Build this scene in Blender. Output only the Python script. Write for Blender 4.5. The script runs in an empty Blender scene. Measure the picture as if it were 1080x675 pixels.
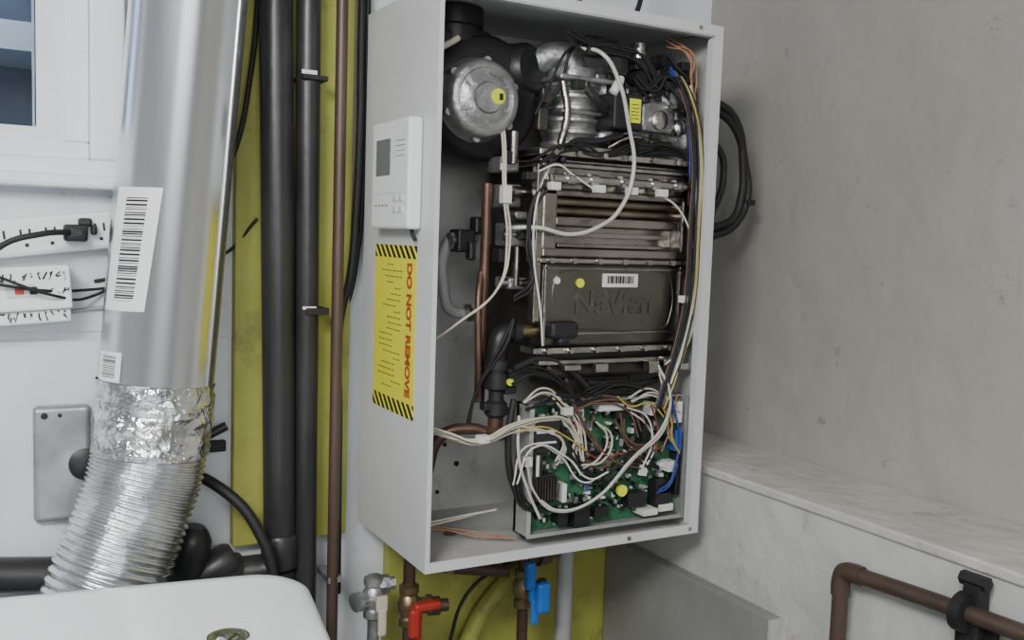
import bpy, bmesh, math, random
from mathutils import Vector, Matrix
random.seed(7)
S=bpy.context.scene
COL=S.collection
FLOOR=-1.1; CEIL=1.15
# ------------------------------------------------------------------ materials
def nt(m):
    m.use_nodes=True
    return m.node_tree
def mat(name,c,rough=.5,metal=0.,c2=None,scale=8,bump=0.,bscale=60,spec=.5,coat=0,stretch=None,lo=.35,hi=.65,detail=5,stain=None,sscale=2.5,slo=.58,shi=.75,bdist=.01,sdet=9,srough=.72):
    m=bpy.data.materials.new(name); t=nt(m); N=t.nodes; L=t.links
    b=N['Principled BSDF']; b.inputs['Base Color'].default_value=(*c,1)
    b.inputs['Roughness'].default_value=rough; b.inputs['Metallic'].default_value=metal
    b.inputs['Specular IOR Level'].default_value=spec
    b.inputs['Coat Weight'].default_value=coat
    tc=N.new('ShaderNodeTexCoord'); mp=N.new('ShaderNodeMapping')
    if stretch: mp.inputs['Scale'].default_value=stretch
    L.new(tc.outputs['Object'],mp.inputs['Vector'])
    if c2 is None: c2=tuple(v*.82 for v in c)
    n=N.new('ShaderNodeTexNoise'); n.inputs['Scale'].default_value=scale; n.inputs['Detail'].default_value=detail
    L.new(mp.outputs[0],n.inputs['Vector'])
    r=N.new('ShaderNodeValToRGB'); r.color_ramp.elements[0].position=lo; r.color_ramp.elements[1].position=hi
    r.color_ramp.elements[0].color=(*c2,1); r.color_ramp.elements[1].color=(*c,1)
    L.new(n.outputs['Fac'],r.inputs['Fac']); out=r.outputs['Color']
    if stain:
        n3=N.new('ShaderNodeTexNoise'); n3.inputs['Scale'].default_value=sscale; n3.inputs['Detail'].default_value=sdet; n3.inputs['Roughness'].default_value=srough
        L.new(mp.outputs[0],n3.inputs['Vector'])
        r3=N.new('ShaderNodeValToRGB'); r3.color_ramp.elements[0].position=slo; r3.color_ramp.elements[1].position=shi
        r3.color_ramp.elements[0].color=(0,0,0,1); r3.color_ramp.elements[1].color=(1,1,1,1)
        L.new(n3.outputs['Fac'],r3.inputs['Fac'])
        mx=N.new('ShaderNodeMix');mx.data_type='RGBA';mx.inputs[7].default_value=(*stain,1)
        L.new(r3.outputs['Color'],mx.inputs[0]);L.new(out,mx.inputs[6]);out=mx.outputs[2]
    L.new(out,b.inputs['Base Color'])
    if bump>0:
        n2=N.new('ShaderNodeTexNoise'); n2.inputs['Scale'].default_value=bscale; n2.inputs['Detail'].default_value=4
        L.new(mp.outputs[0],n2.inputs['Vector'])
        bp=N.new('ShaderNodeBump'); bp.inputs['Strength'].default_value=bump; bp.inputs['Distance'].default_value=bdist
        L.new(n2.outputs['Fac'],bp.inputs['Height']); L.new(bp.outputs[0],b.inputs['Normal'])
    return m
M={}
M['wallw']=mat('painted_wall_white',(.75,.79,.83),.6,c2=(.62,.65,.68),scale=5,bump=.5,bscale=13,stain=(.36,.34,.31),sscale=7,slo=.59,shi=.78)
M['wallg']=mat('painted_concrete_grey',(.375,.362,.33),.55,c2=(.305,.297,.272),scale=2.2,bump=.75,bscale=15,lo=.3,hi=.7,stain=(.22,.21,.19),sscale=22,slo=.63,shi=.72,sdet=6,bdist=.009)
M['ledge']=mat('ledge_paint',(.56,.555,.515),.6,c2=(.45,.445,.415),scale=7,bump=.5,bscale=30,stain=(.28,.255,.22),sscale=16,slo=.58,shi=.75)
M['lower']=mat('lower_wall_paint',(.56,.57,.55),.6,c2=(.46,.47,.455),scale=6,bump=.5,bscale=26,stain=(.31,.29,.26),sscale=14,slo=.59,shi=.78)
M['greyboard']=mat('grey_board',(.27,.275,.265),.65,c2=(.22,.22,.215),scale=9,bump=.1,stain=(.36,.36,.34),sscale=20)
M['wood']=mat('bare_wood_edge',(.28,.17,.09),.7,scale=30)
M['yellow']=mat('yellow_green_paint',(.43,.44,.095),.55,c2=(.31,.32,.07),scale=7,bump=.25,bscale=30,stain=(.15,.14,.05),sscale=9,slo=.55,shi=.74)
M['cab']=mat('cabinet_powdercoat',(.62,.635,.64),.42,c2=(.56,.575,.58),scale=4,stain=(.44,.43,.40),sscale=9,slo=.62,shi=.82)
M['cabin']=mat('cabinet_inner_white',(.56,.565,.55),.45,.0,c2=(.44,.445,.43),scale=9,bump=.04,stain=(.27,.255,.23),sscale=13,slo=.56,shi=.76)
M['duct']=mat('galvanised_sheet',(.76,.77,.79),.25,1.,c2=(.67,.68,.70),scale=5,bump=.07,bscale=6,stretch=(1,1,.3),stain=(.50,.50,.50),sscale=18,slo=.62,shi=.76)
M['foil']=mat('foil_tape',(.86,.86,.86),.17,1.,c2=(.52,.52,.53),scale=38,bump=.85,bscale=48,lo=.42,hi=.58)
M['flex']=mat('flex_foil',(.84,.85,.86),.25,1.,c2=(.60,.61,.63),scale=26,bump=.18,bscale=60)
M['steel']=mat('stainless_plate',(.46,.435,.40),.27,1.,c2=(.27,.25,.225),scale=9,bump=.3,bscale=26,stain=(.16,.14,.12),sscale=20,slo=.56,shi=.72)
M['steel2']=mat('stainless_bright',(.62,.61,.59),.25,1.,c2=(.35,.335,.31),scale=22,bump=.2,bscale=60)
M['darksteel']=mat('brushed_stainless',(.245,.235,.215),.29,1.,c2=(.155,.147,.132),scale=6,bump=.25,bscale=18,stain=(.12,.11,.10),sscale=18,slo=.56,shi=.74)
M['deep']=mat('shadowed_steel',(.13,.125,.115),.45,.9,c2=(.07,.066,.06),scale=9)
M['bronze']=mat('heat_tinted_tubes',(.38,.33,.27),.28,1.,c2=(.19,.155,.12),scale=14)
M['alu']=mat('cast_aluminium',(.53,.535,.54),.4,.85,c2=(.32,.325,.33),scale=34,bump=.2,bscale=120)
M['copper']=mat('aged_copper',(.18,.105,.075),.42,.7,c2=(.09,.058,.045),scale=22)
M['brownpipe']=mat('brown_copper_pipe',(.115,.078,.06),.45,.4,c2=(.07,.05,.042),scale=14,stretch=(1,1,.3))
M['brass']=mat('brass',(.36,.27,.15),.36,.9,c2=(.20,.15,.09),scale=30)
M['blk']=mat('black_plastic',(.012,.012,.014),.42,c2=(.02,.02,.022))
M['abs']=mat('black_abs_pipe',(.018,.018,.021),.36,c2=(.032,.031,.032),scale=9,bump=.05,stain=(.09,.07,.05),sscale=16,slo=.64,shi=.8)
M['rub']=mat('black_rubber',(.012,.012,.013),.6)
M['white']=mat('white_plastic',(.80,.82,.83),.38,c2=(.76,.78,.79))
M['enamel']=mat('white_enamel',(.93,.97,1.0),.16,c2=(.90,.94,.97),coat=.4)
M['frame']=mat('window_frame_paint',(.82,.86,.89),.4,c2=(.77,.81,.84),stain=(.5,.48,.45),sscale=12,slo=.64,shi=.8)
M['cream']=mat('cream_insulation',(.60,.56,.46),.45,c2=(.52,.48,.39))
M['silic']=mat('translucent_hose',(.58,.58,.54),.3,c2=(.50,.50,.46))
M['wwhite']=mat('white_wire',(.74,.74,.72),.45)
M['wyel']=mat('yellow_wire',(.50,.37,.10),.45)
M['wor']=mat('orange_wire',(.36,.17,.09),.45)
M['wred']=mat('red_wire',(.25,.04,.03),.45)
M['wblue']=mat('blue_wire',(.03,.06,.30),.45)
M['wbrn']=mat('brown_wire',(.15,.08,.055),.45)
M['pcb']=mat('green_pcb',(.035,.15,.07),.4,c2=(.018,.085,.042),scale=90,lo=.45,hi=.55)
M['pcbyel']=mat('yellow_dot',(.80,.88,.04),.5)
M['label']=mat('yellow_label_paper',(.76,.72,.05),.5,c2=(.72,.68,.05))
M['redink']=mat('red_ink',(.40,.07,.02),.6)
M['blackink']=mat('black_ink',(.012,.012,.012),.6)
M['greyink']=mat('grey_ink',(.25,.22,.03),.6)
M['blueh']=mat('blue_handle',(.02,.15,.55),.4)
M['redh']=mat('red_handle',(.42,.03,.02),.4)
M['lcd']=mat('lcd_screen',(.17,.19,.19),.2)
M['galv']=mat('galvanised_plate',(.38,.40,.41),.42,.6,c2=(.26,.28,.29),scale=30)
M['tray']=mat('board_tray_zinc',(.55,.56,.56),.4,.5,c2=(.42,.43,.43),scale=20)
M['chrome']=mat('chrome',(.75,.76,.78),.12,1.)
M['pvc']=mat('grey_pvc',(.36,.37,.37),.5)
M['bluec']=mat('blue_component',(.04,.12,.42),.4)
M['ceil']=mat('ceiling_paint',(.6,.6,.58),.8)
M['floor']=mat('concrete_floor',(.22,.22,.21),.7,c2=(.15,.15,.145),scale=4,bump=.2)
M['well']=mat('window_well_concrete',(.12,.15,.19),.8,c2=(.07,.09,.12),scale=12)
M['refl']=mat('pane_reflection_white',(.9,.92,.94),.6)  # plain white for the bar that mimics a reflection in the pane
def hazard():
    m=bpy.data.materials.new('hazard_stripes'); t=nt(m);N=t.nodes;L=t.links;b=N['Principled BSDF'];b.inputs['Roughness'].default_value=.5
    tc=N.new('ShaderNodeTexCoord');sx=N.new('ShaderNodeSeparateXYZ');L.new(tc.outputs['Object'],sx.inputs[0])
    a=N.new('ShaderNodeMath');a.operation='SUBTRACT';L.new(sx.outputs['Y'],a.inputs[0]);L.new(sx.outputs['Z'],a.inputs[1])
    s=N.new('ShaderNodeMath');s.operation='MULTIPLY';s.inputs[1].default_value=62;L.new(a.outputs[0],s.inputs[0])
    f=N.new('ShaderNodeMath');f.operation='FRACT';L.new(s.outputs[0],f.inputs[0])
    g=N.new('ShaderNodeMath');g.operation='GREATER_THAN';g.inputs[1].default_value=.45;L.new(f.outputs[0],g.inputs[0])
    mx=N.new('ShaderNodeMix');mx.data_type='RGBA';mx.inputs[6].default_value=(.76,.72,.05,1);mx.inputs[7].default_value=(.01,.01,.01,1)
    L.new(g.outputs[0],mx.inputs[0]);L.new(mx.outputs[2],b.inputs['Base Color']);return m
M['hazard']=hazard()
def barcode(name,freq,x0,x1,y0,y1):
    m=bpy.data.materials.new(name); t=nt(m);N=t.nodes;L=t.links;b=N['Principled BSDF'];b.inputs['Roughness'].default_value=.45
    uv=N.new('ShaderNodeUVMap');sx=N.new('ShaderNodeSeparateXYZ');L.new(uv.outputs[0],sx.inputs[0])
    n=N.new('ShaderNodeTexNoise');n.noise_dimensions='1D';n.inputs['Scale'].default_value=freq;n.inputs['Detail'].default_value=0
    L.new(sx.outputs['Y'],n.inputs['W'])
    def cmp(op,src,v):
        k=N.new('ShaderNodeMath');k.operation=op;k.inputs[1].default_value=v;L.new(src,k.inputs[0]);return k.outputs[0]
    parts=[cmp('GREATER_THAN',n.outputs['Fac'],.5),cmp('GREATER_THAN',sx.outputs['X'],x0),cmp('LESS_THAN',sx.outputs['X'],x1),cmp('GREATER_THAN',sx.outputs['Y'],y0),cmp('LESS_THAN',sx.outputs['Y'],y1)]
    o=parts[0]
    for q in parts[1:]:
        k=N.new('ShaderNodeMath');k.operation='MULTIPLY';L.new(o,k.inputs[0]);L.new(q,k.inputs[1]);o=k.outputs[0]
    mx=N.new('ShaderNodeMix');mx.data_type='RGBA';mx.inputs[6].default_value=(.80,.81,.82,1);mx.inputs[7].default_value=(.02,.02,.02,1)
    L.new(o,mx.inputs[0]);L.new(mx.outputs[2],b.inputs['Base Color']);return m
M['bar1']=barcode('barcode_label',60,.25,.72,.08,.92)
M['bar2']=barcode('small_barcode_label',30,.2,.8,.1,.9)
g=bpy.data.materials.new('window_glass');t=nt(g);b=t.nodes['Principled BSDF'];b.inputs['Transmission Weight'].default_value=1;b.inputs['Roughness'].default_value=.02;b.inputs['IOR'].default_value=1.1;b.inputs['Base Color'].default_value=(.9,.95,1,1)
M['glass']=g
e=bpy.data.materials.new('lamp_diffuser');t=nt(e);b=t.nodes['Principled BSDF'];b.inputs['Emission Color'].default_value=(1,.98,.94,1);b.inputs['Emission Strength'].default_value=13
M['lamp']=e
# ------------------------------------------------------------------ helpers
TOPS=[]
def top(name):
    o=bpy.data.objects.new(name,None);o.empty_display_size=.05;COL.objects.link(o);TOPS.append(o);return o
def fin(me,name,parent,m,smooth=False):
    o=bpy.data.objects.new(name,me);COL.objects.link(o)
    if m: me.materials.append(M[m])
    if smooth:
        for p in me.polygons:p.use_smooth=True
    if parent is None: TOPS.append(o)
    else:o.parent=parent
    return o
def addbox(bm,x,y,z,rot=0):
    c=Vector(((x[0]+x[1])/2,(y[0]+y[1])/2,(z[0]+z[1])/2))
    mt=Matrix.Translation(c)@Matrix.Rotation(rot,4,'Y')@Matrix.Diagonal((abs(x[1]-x[0]),abs(y[1]-y[0]),abs(z[1]-z[0]),1))
    return bmesh.ops.create_cube(bm,size=1,matrix=mt)
def box(p,name,x,y,z,m,bev=0,rot=0,seg=2):
    bm=bmesh.new();addbox(bm,x,y,z,rot);me=bpy.data.meshes.new(name);bm.to_mesh(me);bm.free()
    o=fin(me,name,p,m)
    if bev:
        k=o.modifiers.new('bevel','BEVEL');k.width=bev;k.segments=seg;k.limit_method='ANGLE'
    return o
def boxes(p,name,lst,m,bev=0):
    bm=bmesh.new()
    for b_ in lst:addbox(bm,*b_)
    me=bpy.data.meshes.new(name);bm.to_mesh(me);bm.free();o=fin(me,name,p,m)
    if bev:
        k=o.modifiers.new('bevel','BEVEL');k.width=bev;k.segments=2;k.limit_method='ANGLE'
    return o
def frame(ax):
    ax=Vector(ax).normalized();up=Vector((0,0,1)) if abs(ax.z)<.9 else Vector((1,0,0))
    u=ax.cross(up).normalized();v=ax.cross(u).normalized();return ax,u,v
def addlathe(bm,c,ax,prof,seg=32):
    ax,u,v=frame(ax);c=Vector(c);rings=[]
    for r,h in prof:
        rings.append([bm.verts.new(c+ax*h+(u*math.cos(2*math.pi*i/seg)+v*math.sin(2*math.pi*i/seg))*max(r,1e-5)) for i in range(seg)])
    for a,b_ in zip(rings,rings[1:]):
        for i in range(seg):
            bm.faces.new((a[i],a[(i+1)%seg],b_[(i+1)%seg],b_[i]))
    bm.faces.new(rings[0]);bm.faces.new(list(reversed(rings[-1])))
def lathe(p,name,c,ax,prof,m,seg=32,smooth=True):
    bm=bmesh.new();addlathe(bm,c,ax,prof,seg);bmesh.ops.recalc_face_normals(bm,faces=bm.faces)
    me=bpy.data.meshes.new(name);bm.to_mesh(me);bm.free();o=fin(me,name,p,m,smooth)
    if smooth:
        k=o.modifiers.new('es','EDGE_SPLIT');k.split_angle=math.radians(40)
    return o
def cyl(p,name,a,b_,r,m,seg=24):
    a=Vector(a);b_=Vector(b_);h=(b_-a).length
    return lathe(p,name,a,b_-a,[(r,0),(r,h)],m,seg)
def cyls(p,name,lst,m,seg=16):
    bm=bmesh.new()
    for a,b_,r in lst:
        a=Vector(a);b_=Vector(b_);addlathe(bm,a,b_-a,[(r,0),(r,(b_-a).length)],seg)
    bmesh.ops.recalc_face_normals(bm,faces=bm.faces);me=bpy.data.meshes.new(name);bm.to_mesh(me);bm.free()
    o=fin(me,name,p,m,True);k=o.modifiers.new('es','EDGE_SPLIT');k.split_angle=math.radians(40);return o
def tubes(p,name,paths,r,m,res=8):
    cu=bpy.data.curves.new(name,'CURVE');cu.dimensions='3D';cu.bevel_depth=r;cu.bevel_resolution=3;cu.resolution_u=res;cu.use_fill_caps=True
    for pts in paths:
        s=cu.splines.new('BEZIER');s.bezier_points.add(len(pts)-1)
        for bp,q in zip(s.bezier_points,pts):
            bp.co=q;bp.handle_left_type=bp.handle_right_type='AUTO'
    o=bpy.data.objects.new(name,cu);COL.objects.link(o);cu.materials.append(M[m])
    if p is None:TOPS.append(o)
    else:o.parent=p
    return o
def tube(p,name,pts,r,m,res=8):return tubes(p,name,[pts],r,m,res)
def xz(y,*pts):
    return [(q[0],y+(q[2] if len(q)>2 else 0),q[1]) for q in pts]
def text(p,name,s,loc,cols,size,m,ext=.0003,align='LEFT',bold=0):
    cu=bpy.data.curves.new(name,'FONT');cu.body=s;cu.size=size;cu.extrude=ext;cu.align_x=align;cu.offset=bold
    o=bpy.data.objects.new(name,cu);COL.objects.link(o);cu.materials.append(M[m])
    R=Matrix((cols[0],cols[1],cols[2])).transposed().to_4x4();R.translation=loc
    o.parent=p;o.matrix_local=R;return o
FACE=((1,0,0),(0,0,1),(0,-1,0))
# ------------------------------------------------------------------ room shell
YB=.263
WX0,WX1,WZ0,WZ1=-.80,-.402,.517,.98
wb=box(None,'wall_back',(-2.4,WX0),(YB,YB+.12),(FLOOR,CEIL),'wallw')
boxes(wb,'wall_panels',[((WX0,WX1),(YB,YB+.12),(FLOOR,WZ0)),((WX0,WX1),(YB,YB+.12),(WZ1,CEIL)),((WX1,.75),(YB,YB+.12),(FLOOR,CEIL))],'wallw')
boxes(wb,'board_laps',[((-2.4,-.18),(YB-.006,YB),(.452,.462)),((-1.2,-.175),(YB-.004,YB),(-.02,.262)),((-1.2,-.2),(YB-.003,YB),(.272,.44))],'wallw',.002)
box(None,'wall_right',(.62,.75),(-3.,YB),(.083,CEIL),'wallg')
box(None,'wall_right_lower',(.457,.75),(-3.,YB),(FLOOR,.075),'lower')
ld=box(None,'trim_1',(.452,.62),(-3.,YB),(.073,.086),'ledge',.003)
box(ld,'bare_wood_chip',(.449,.47),(.05,.075),(.07,.082),'wood',.001)
box(None,'wall_left',(-2.5,-2.4),(-3.,YB),(FLOOR,CEIL),'wallw')
box(None,'wall_front',(-2.5,.75),(-3.1,-3.),(FLOOR,CEIL),'wallw')
box(None,'floor',(-2.5,.75),(-3.1,YB+.12),(FLOOR-.05,FLOOR),'floor')
box(None,'ceiling',(-2.5,.75),(-3.1,YB+.12),(CEIL,CEIL+.05),'ceil')
gb=box(None,'grey_wall_board',(.435,.456),(-.135,.24),(-.6,-.08),'greyboard',.001)
box(gb,'board_edge_strip',(.432,.457),(-.139,-.135),(-.6,-.08),'ledge')
# window
w=top('window_1')
boxes(w,'casing',[((WX0-.1,-.306),(YB-.022,YB+.02),(.462,.482)),((-.345,-.306),(YB-.022,YB+.02),(.482,1.05)),((WX0-.1,WX0-.03),(YB-.022,YB+.02),(.482,1.05)),((WX0-.1,-.306),(YB-.022,YB+.02),(1.03,1.07))],'frame',.003)
boxes(w,'sash_outer',[((WX0-.03,-.345),(YB-.01,YB+.03),(.482,.503)),((-.372,-.345),(YB-.01,YB+.03),(.503,1.03)),((WX0-.03,-.345),(YB-.01,YB+.03),(1.0,1.03))],'frame',.003)
boxes(w,'sash_inner',[((WX0,-.372),(YB+.002,YB+.04),(.503,.519)),((-.402,-.372),(YB+.002,YB+.04),(.519,1.)),((WX0,-.402),(YB+.002,YB+.04),(.975,1.))],'frame',.003)
box(w,'sill',(WX0-.12,-.30),(YB-.04,YB+.01),(.447,.463),'frame',.005)
box(w,'glass_pane',(WX0,-.402),(YB+.025,YB+.028),(.519,.976),'glass')
wl=top('window_well')
boxes(wl,'well_walls',[((-1.3,-.2),(.9,.95),(.2,1.3)),((-1.3,-.2),(.4,.95),(.40,.45)),((-.25,-.2),(.4,.95),(.4,1.3))],'well')
boxes(wl,'pane_reflection_bar',[((-1.3,-.25),(.70,.90),(.675,.72))],'refl')  # added bar behind the glass, stands in for its bright white reflection
# ------------------------------------------------------------------ yellow boards
yb=top('yellow_backing_board')
box(yb,'pipe_backing',(-.172,-.014),(.243,.2625),(-.02,CEIL-.002),'yellow',.002)
box(yb,'lower_backing',(.05,.455),(.243,.2625),(-.7,.06),'yellow',.002)
# ------------------------------------------------------------------ vent duct
dv=top('vent_duct')
RD=.0655
def dax(z):return Vector((-.280+.078*(z-.2117),.170,z))
a0,a1=dax(.20),dax(CEIL)
L_=(a1-a0).length;axd=(a1-a0).normalized()
lathe(dv,'rigid_duct',a0,axd,[(RD,0),(RD,.62),(RD+.0012,.622),(RD+.0012,.628),(RD,.63),(RD,L_)],'duct',96)
def onduct(z,deg,dr=.0006):
    c=dax(z);f_=math.radians(deg);return (c.x-math.sin(f_)*(RD+dr),c.y-math.cos(f_)*(RD+dr),z)
tube(dv,'duct_lock_seam',[onduct(.22,-48),onduct(.6,-48),onduct(1.14,-48)],.0022,'duct')
def sweep(p,name,cen,rad,n,m,jit=0,seg=72,rn=.35,smooth=True):
    bm=bmesh.new();rings=[];
    rnd=random.Random(3)
    ph=[rnd.random()*6 for _ in range(12)]
    for i in range(n):
        t_=i/(n-1);c=cen(t_);d=(cen(min(1,t_+.01))-cen(max(0,t_-.01))).normalized();_,u,v=frame(d)
        ring=[]
        for j in range(seg):
            an=2*math.pi*j/seg;r=rad(t_,an)
            if jit:
                r+=jit*(math.sin(3*an+ph[0]+t_*19)*.5+math.sin(7*an+ph[1]-t_*31)*.35+math.sin(11*an+ph[2]+t_*53)*.3+rnd.uniform(-rn,rn))
            ring.append(bm.verts.new(c+(u*math.cos(an)+v*math.sin(an))*r))
        rings.append(ring)
    for a,b_ in zip(rings,rings[1:]):
        for j in range(seg):
            q=(a[j],a[(j+1)%seg],b_[(j+1)%seg],b_[j])
            if smooth:bm.faces.new(q)
            elif rnd.random()<.5:bm.faces.new((q[0],q[1],q[2]));bm.faces.new((q[0],q[2],q[3]))
            else:bm.faces.new((q[0],q[1],q[3]));bm.faces.new((q[1],q[2],q[3]))
    bmesh.ops.recalc_face_normals(bm,faces=bm.faces)
    me=bpy.data.meshes.new(name);bm.to_mesh(me);bm.free();return fin(me,name,p,m,smooth)
sweep(dv,'foil_tape_wrap',lambda t_:dax(.222-.085*t_),lambda t_,an:RD+.0020+.0012*math.sin(t_*9+2*an),13,'foil',.0018,seg=46,rn=.45,smooth=False)
P0,P1,P2,P3=dax(.145),Vector((-.291,.168,.09)),Vector((-.322,.155,.03)),Vector((-.380,.14,-.12))
def bez(t_):
    k=1-t_;return P0*k**3+P1*3*k*k*t_+P2*3*k*t_*t_+P3*t_**3
sweep(dv,'flexible_duct',bez,lambda t_,an:RD-.0015+.0019*math.sin(t_*2*math.pi*31+.5*math.sin(2*an)),31*8+1,'flex',.0006,rn=.12)
def patch(p,name,f0,f1,z0,z1,m,sk=0.):
    bm=bmesh.new();uvl=bm.loops.layers.uv.new('UVMap');n=16;k=6;g_={}
    for i in range(n+1):
        for j in range(k+1):
            z=z0+(z1-z0)*j/k;f=math.radians(f0+(f1-f0)*i/n+sk*(j/k-.5));c=dax(z)
            g_[i,j]=bm.verts.new((c.x-math.sin(f)*(RD+.0018),c.y-math.cos(f)*(RD+.0018),z))
    for i in range(n):
        for j in range(k):
            fa=bm.faces.new((g_[i,j],g_[i+1,j],g_[i+1,j+1],g_[i,j+1]))
            for lp,(a,b_) in zip(fa.loops,((i,j),(i+1,j),(i+1,j+1),(i,j+1))):lp[uvl].uv=(a/n,b_/k)
    me=bpy.data.meshes.new(name);bm.to_mesh(me);bm.free();return fin(me,name,p,m,True)
patch(dv,'barcode_sticker',22,72,.309,.448,'bar1',-8)
patch(dv,'small_sticker',45,78,.228,.262,'bar2')
# ------------------------------------------------------------------ vertical pipes
p=top('black_drain_pipe')
yb_=.218
cyl(p,'riser',(-.1155,yb_,-.02),(-.139,yb_,CEIL),.0212,'abs',32)
lathe(p,'elbow_hub',(-.1153,yb_,-.045),(0,0,1),[(.024,0),(.0250,.004),(.0250,.04),(.0225,.045)],'abs')
tube(p,'drain_elbow',[(-.1155,yb_,-.02),(-.122,yb_+.004,-.043),(-.15,yb_+.01,-.05),(-.2,yb_+.018,-.047)],.0215,'abs',16)
cyl(p,'branch',(-.19,yb_+.017,-.048),(-1.0,.241,.055),.0212,'abs',32)
lathe(p,'branch_coupling',(-.165,yb_+.015,-.051),(-1,0,.12),[(.023,0),(.0255,.003),(.0255,.04),(.023,.043)],'abs')
cyl(p,'stack_down',(-.116,yb_,-.05),(-.116,yb_,FLOOR),.0212,'abs',24)
lathe(p,'cleanout_cap',(-.232,.228,-.03),(.15,-.1,1),[(.022,-.01),(.024,.0),(.024,.035),(.019,.045),(.013,.052)],'abs')
lathe(p,'branch_wye',(-.205,.232,-.045),(.9,-.1,.5),[(.022,-.02),(.024,.0),(.024,.03),(.019,.038)],'abs')
p=top('black_supply_pipe')
cyl(p,'pipe',(-.073,.217,FLOOR),(-.091,.217,CEIL),.0158,'abs',28)
boxes(p,'pipe_clips',[((-.090,-.059),(.196,.243),(.296,.305)),((-.099,-.066),(.196,.243),(.6,.606))],'rub',.001)
boxes(p,'tape_marks',[((-.1,-.08),(.1995,.202),(.607,.612)),((-.094,-.076),(.2,.202),(.303,.307))],'white')
p=top('copper_pipe')
cyl(p,'pipe',(-.0465,.198,FLOOR),(-.049,.198,CEIL),.0078,'brownpipe',24)
boxes(p,'pipe_strap',[((-.0555,-.036),(.192,.243),(-.07,-.062))],'alu')
tube(None,'black_power_cable',[(-.004,.238,CEIL),(-.008,.238,.68),(-.008,.236,.55),(-.011,.236,.44),(-.018,.234,.35),(-.032,.234,.28),(-.034,.225,.15),(-.03,.23,-.1)],.0052,'rub')
tube(None,'black_power_cable',[(.006,.240,CEIL),(.0035,.246,.68),(.002,.246,.5),(-.004,.247,.38),(-.02,.247,.3),(-.035,.247,.27)],.004,'rub')
tube(None,'thin_brown_cable',[(-.146,.236,CEIL),(-.150,.234,.68),(-.158,.232,.60),(-.172,.232,.52),(-.195,.25,.45),(-.22,.258,.36)],.0035,'rub')
tube(None,'thin_grey_cable',[(-.34,.258,.335),(-.24,.257,.355),(-.185,.25,.372),(-.145,.24,.42)],.0022,'rub')
tube(None,'black_hose',[(-.33,.250,.085),(-.26,.245,.095),(-.19,.20,.068),(-.15,.175,.01),(-.135,.165,-.055),(-.13,.165,-.2)],.0072,'rub')
boxes(None,'wall_bracket',[((-.235,-.18),(.250,.262),(.11,.125))],'rub',.002)
tube(None,'wall_conduit',[(-.26,.254,.105),(-.22,.254,.125),(-.18,.25,.145)],.006,'abs')
# ------------------------------------------------------------------ power strip & switch box
ps=top('power_strip')
def tiltbox(par,name,x,y,z,m,bev,ang=-7.2,piv=(-.3176,.40)):
    o=box(par,name,x,y,z,m,bev)
    R=Matrix.Translation((piv[0],0,piv[1]))@Matrix.Rotation(math.radians(ang),4,'Y')@Matrix.Translation((-piv[0],0,-piv[1]))
    o.data.transform(R);return o
tiltbox(ps,'body',(-.62,-.318),(.237,.262),(.377,.423),'white',.005)
for i in range(7):
    x=-.335-.027*i
    if i!=1:
        tiltbox(ps,'slot_l_%d'%i,(x-.006,x-.0035),(.2363,.238),(.399,.409),'blackink',0)
        tiltbox(ps,'slot_r_%d'%i,(x+.0035,x+.006),(.2363,.238),(.399,.409),'blackink',0)
        tiltbox(ps,'slot_g_%d'%i,(x-.002,x+.002),(.2363,.238),(.388,.392),'blackink',0)
pl=top('black_plug')
boxes(pl,'plug_body',[((-.376,-.350),(.215,.2355),(.384,.404)),((-.370,-.354),(.205,.216),(.388,.400)),((-.360,-.345),(.218,.2355),(.402,.412)),((-.346,-.339),(.222,.2355),(.392,.404))],'blk',.003)
tube(pl,'plug_cord',[(-.368,.215,.395),(-.40,.19,.392),(-.44,.19,.378),(-.47,.2,.34)],.0035,'rub')
sb=top('labelled_switch_box')
tiltbox(sb,'body',(-.56,-.369),(.205,.262),(.306,.357),'white',.003,-4,(-.369,.33))
tiltbox(sb,'lower_lip',(-.56,-.371),(.212,.262),(.290,.306),'white',.003,-4,(-.369,.33))
tiltbox(sb,'switch_surround',(-.437,-.408),(.2035,.206),(.322,.338),'cab',.001,-4,(-.369,.33))
tiltbox(sb,'switch_rocker_red',(-.428,-.419),(.201,.205),(.326,.335),'redh',.001,-4,(-.369,.33))
tiltbox(sb,'switch_rocker_black',(-.413,-.405),(.202,.205),(.325,.334),'blackink',.001,-4,(-.369,.33))
rs=random.Random(5)
def scrib(name,x0,x1,y,z,h):
    st=[];x=x0
    while x<x1:
        w_=rs.uniform(.004,.007);k=[(x+rs.uniform(0,w_),y,z+rs.choice((0,h,h*.5))+rs.uniform(-.001,.001)+(x+.369)*.07) for _ in range(rs.choice((3,4,5)))]
        st.append(k);x+=w_+.0022
    o=tubes(sb,name,st,.0009,'blackink',3)
    for s in o.data.splines:
        for b_ in s.bezier_points:b_.handle_left_type=b_.handle_right_type='VECTOR'
scrib('handwriting_1',-.445,-.374,.2042,.341,.009)
scrib('handwriting_2',-.445,-.376,.2113,.294,.009)
scrib('handwriting_3',-.400,-.374,.2042,.325,.006)
tubes(None,'appliance_cord',[[(-.50,.19,.345),(-.44,.195,.333),(-.40,.2,.327),(-.35,.245,.325),(-.30,.256,.33)],[(-.45,.19,.345),(-.39,.195,.322),(-.34,.25,.318),(-.30,.257,.345)]],.0018,'rub')
tube(None,'grey_wall_cable',[(-.37,.257,.297),(-.33,.257,.302),(-.27,.257,.30)],.0028,'pvc')
jp=top('junction_box_cover')
box(jp,'plate',(-.409,-.345),(.244,.2625),(.04,.183),'galv',.006,seg=3)
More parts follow.
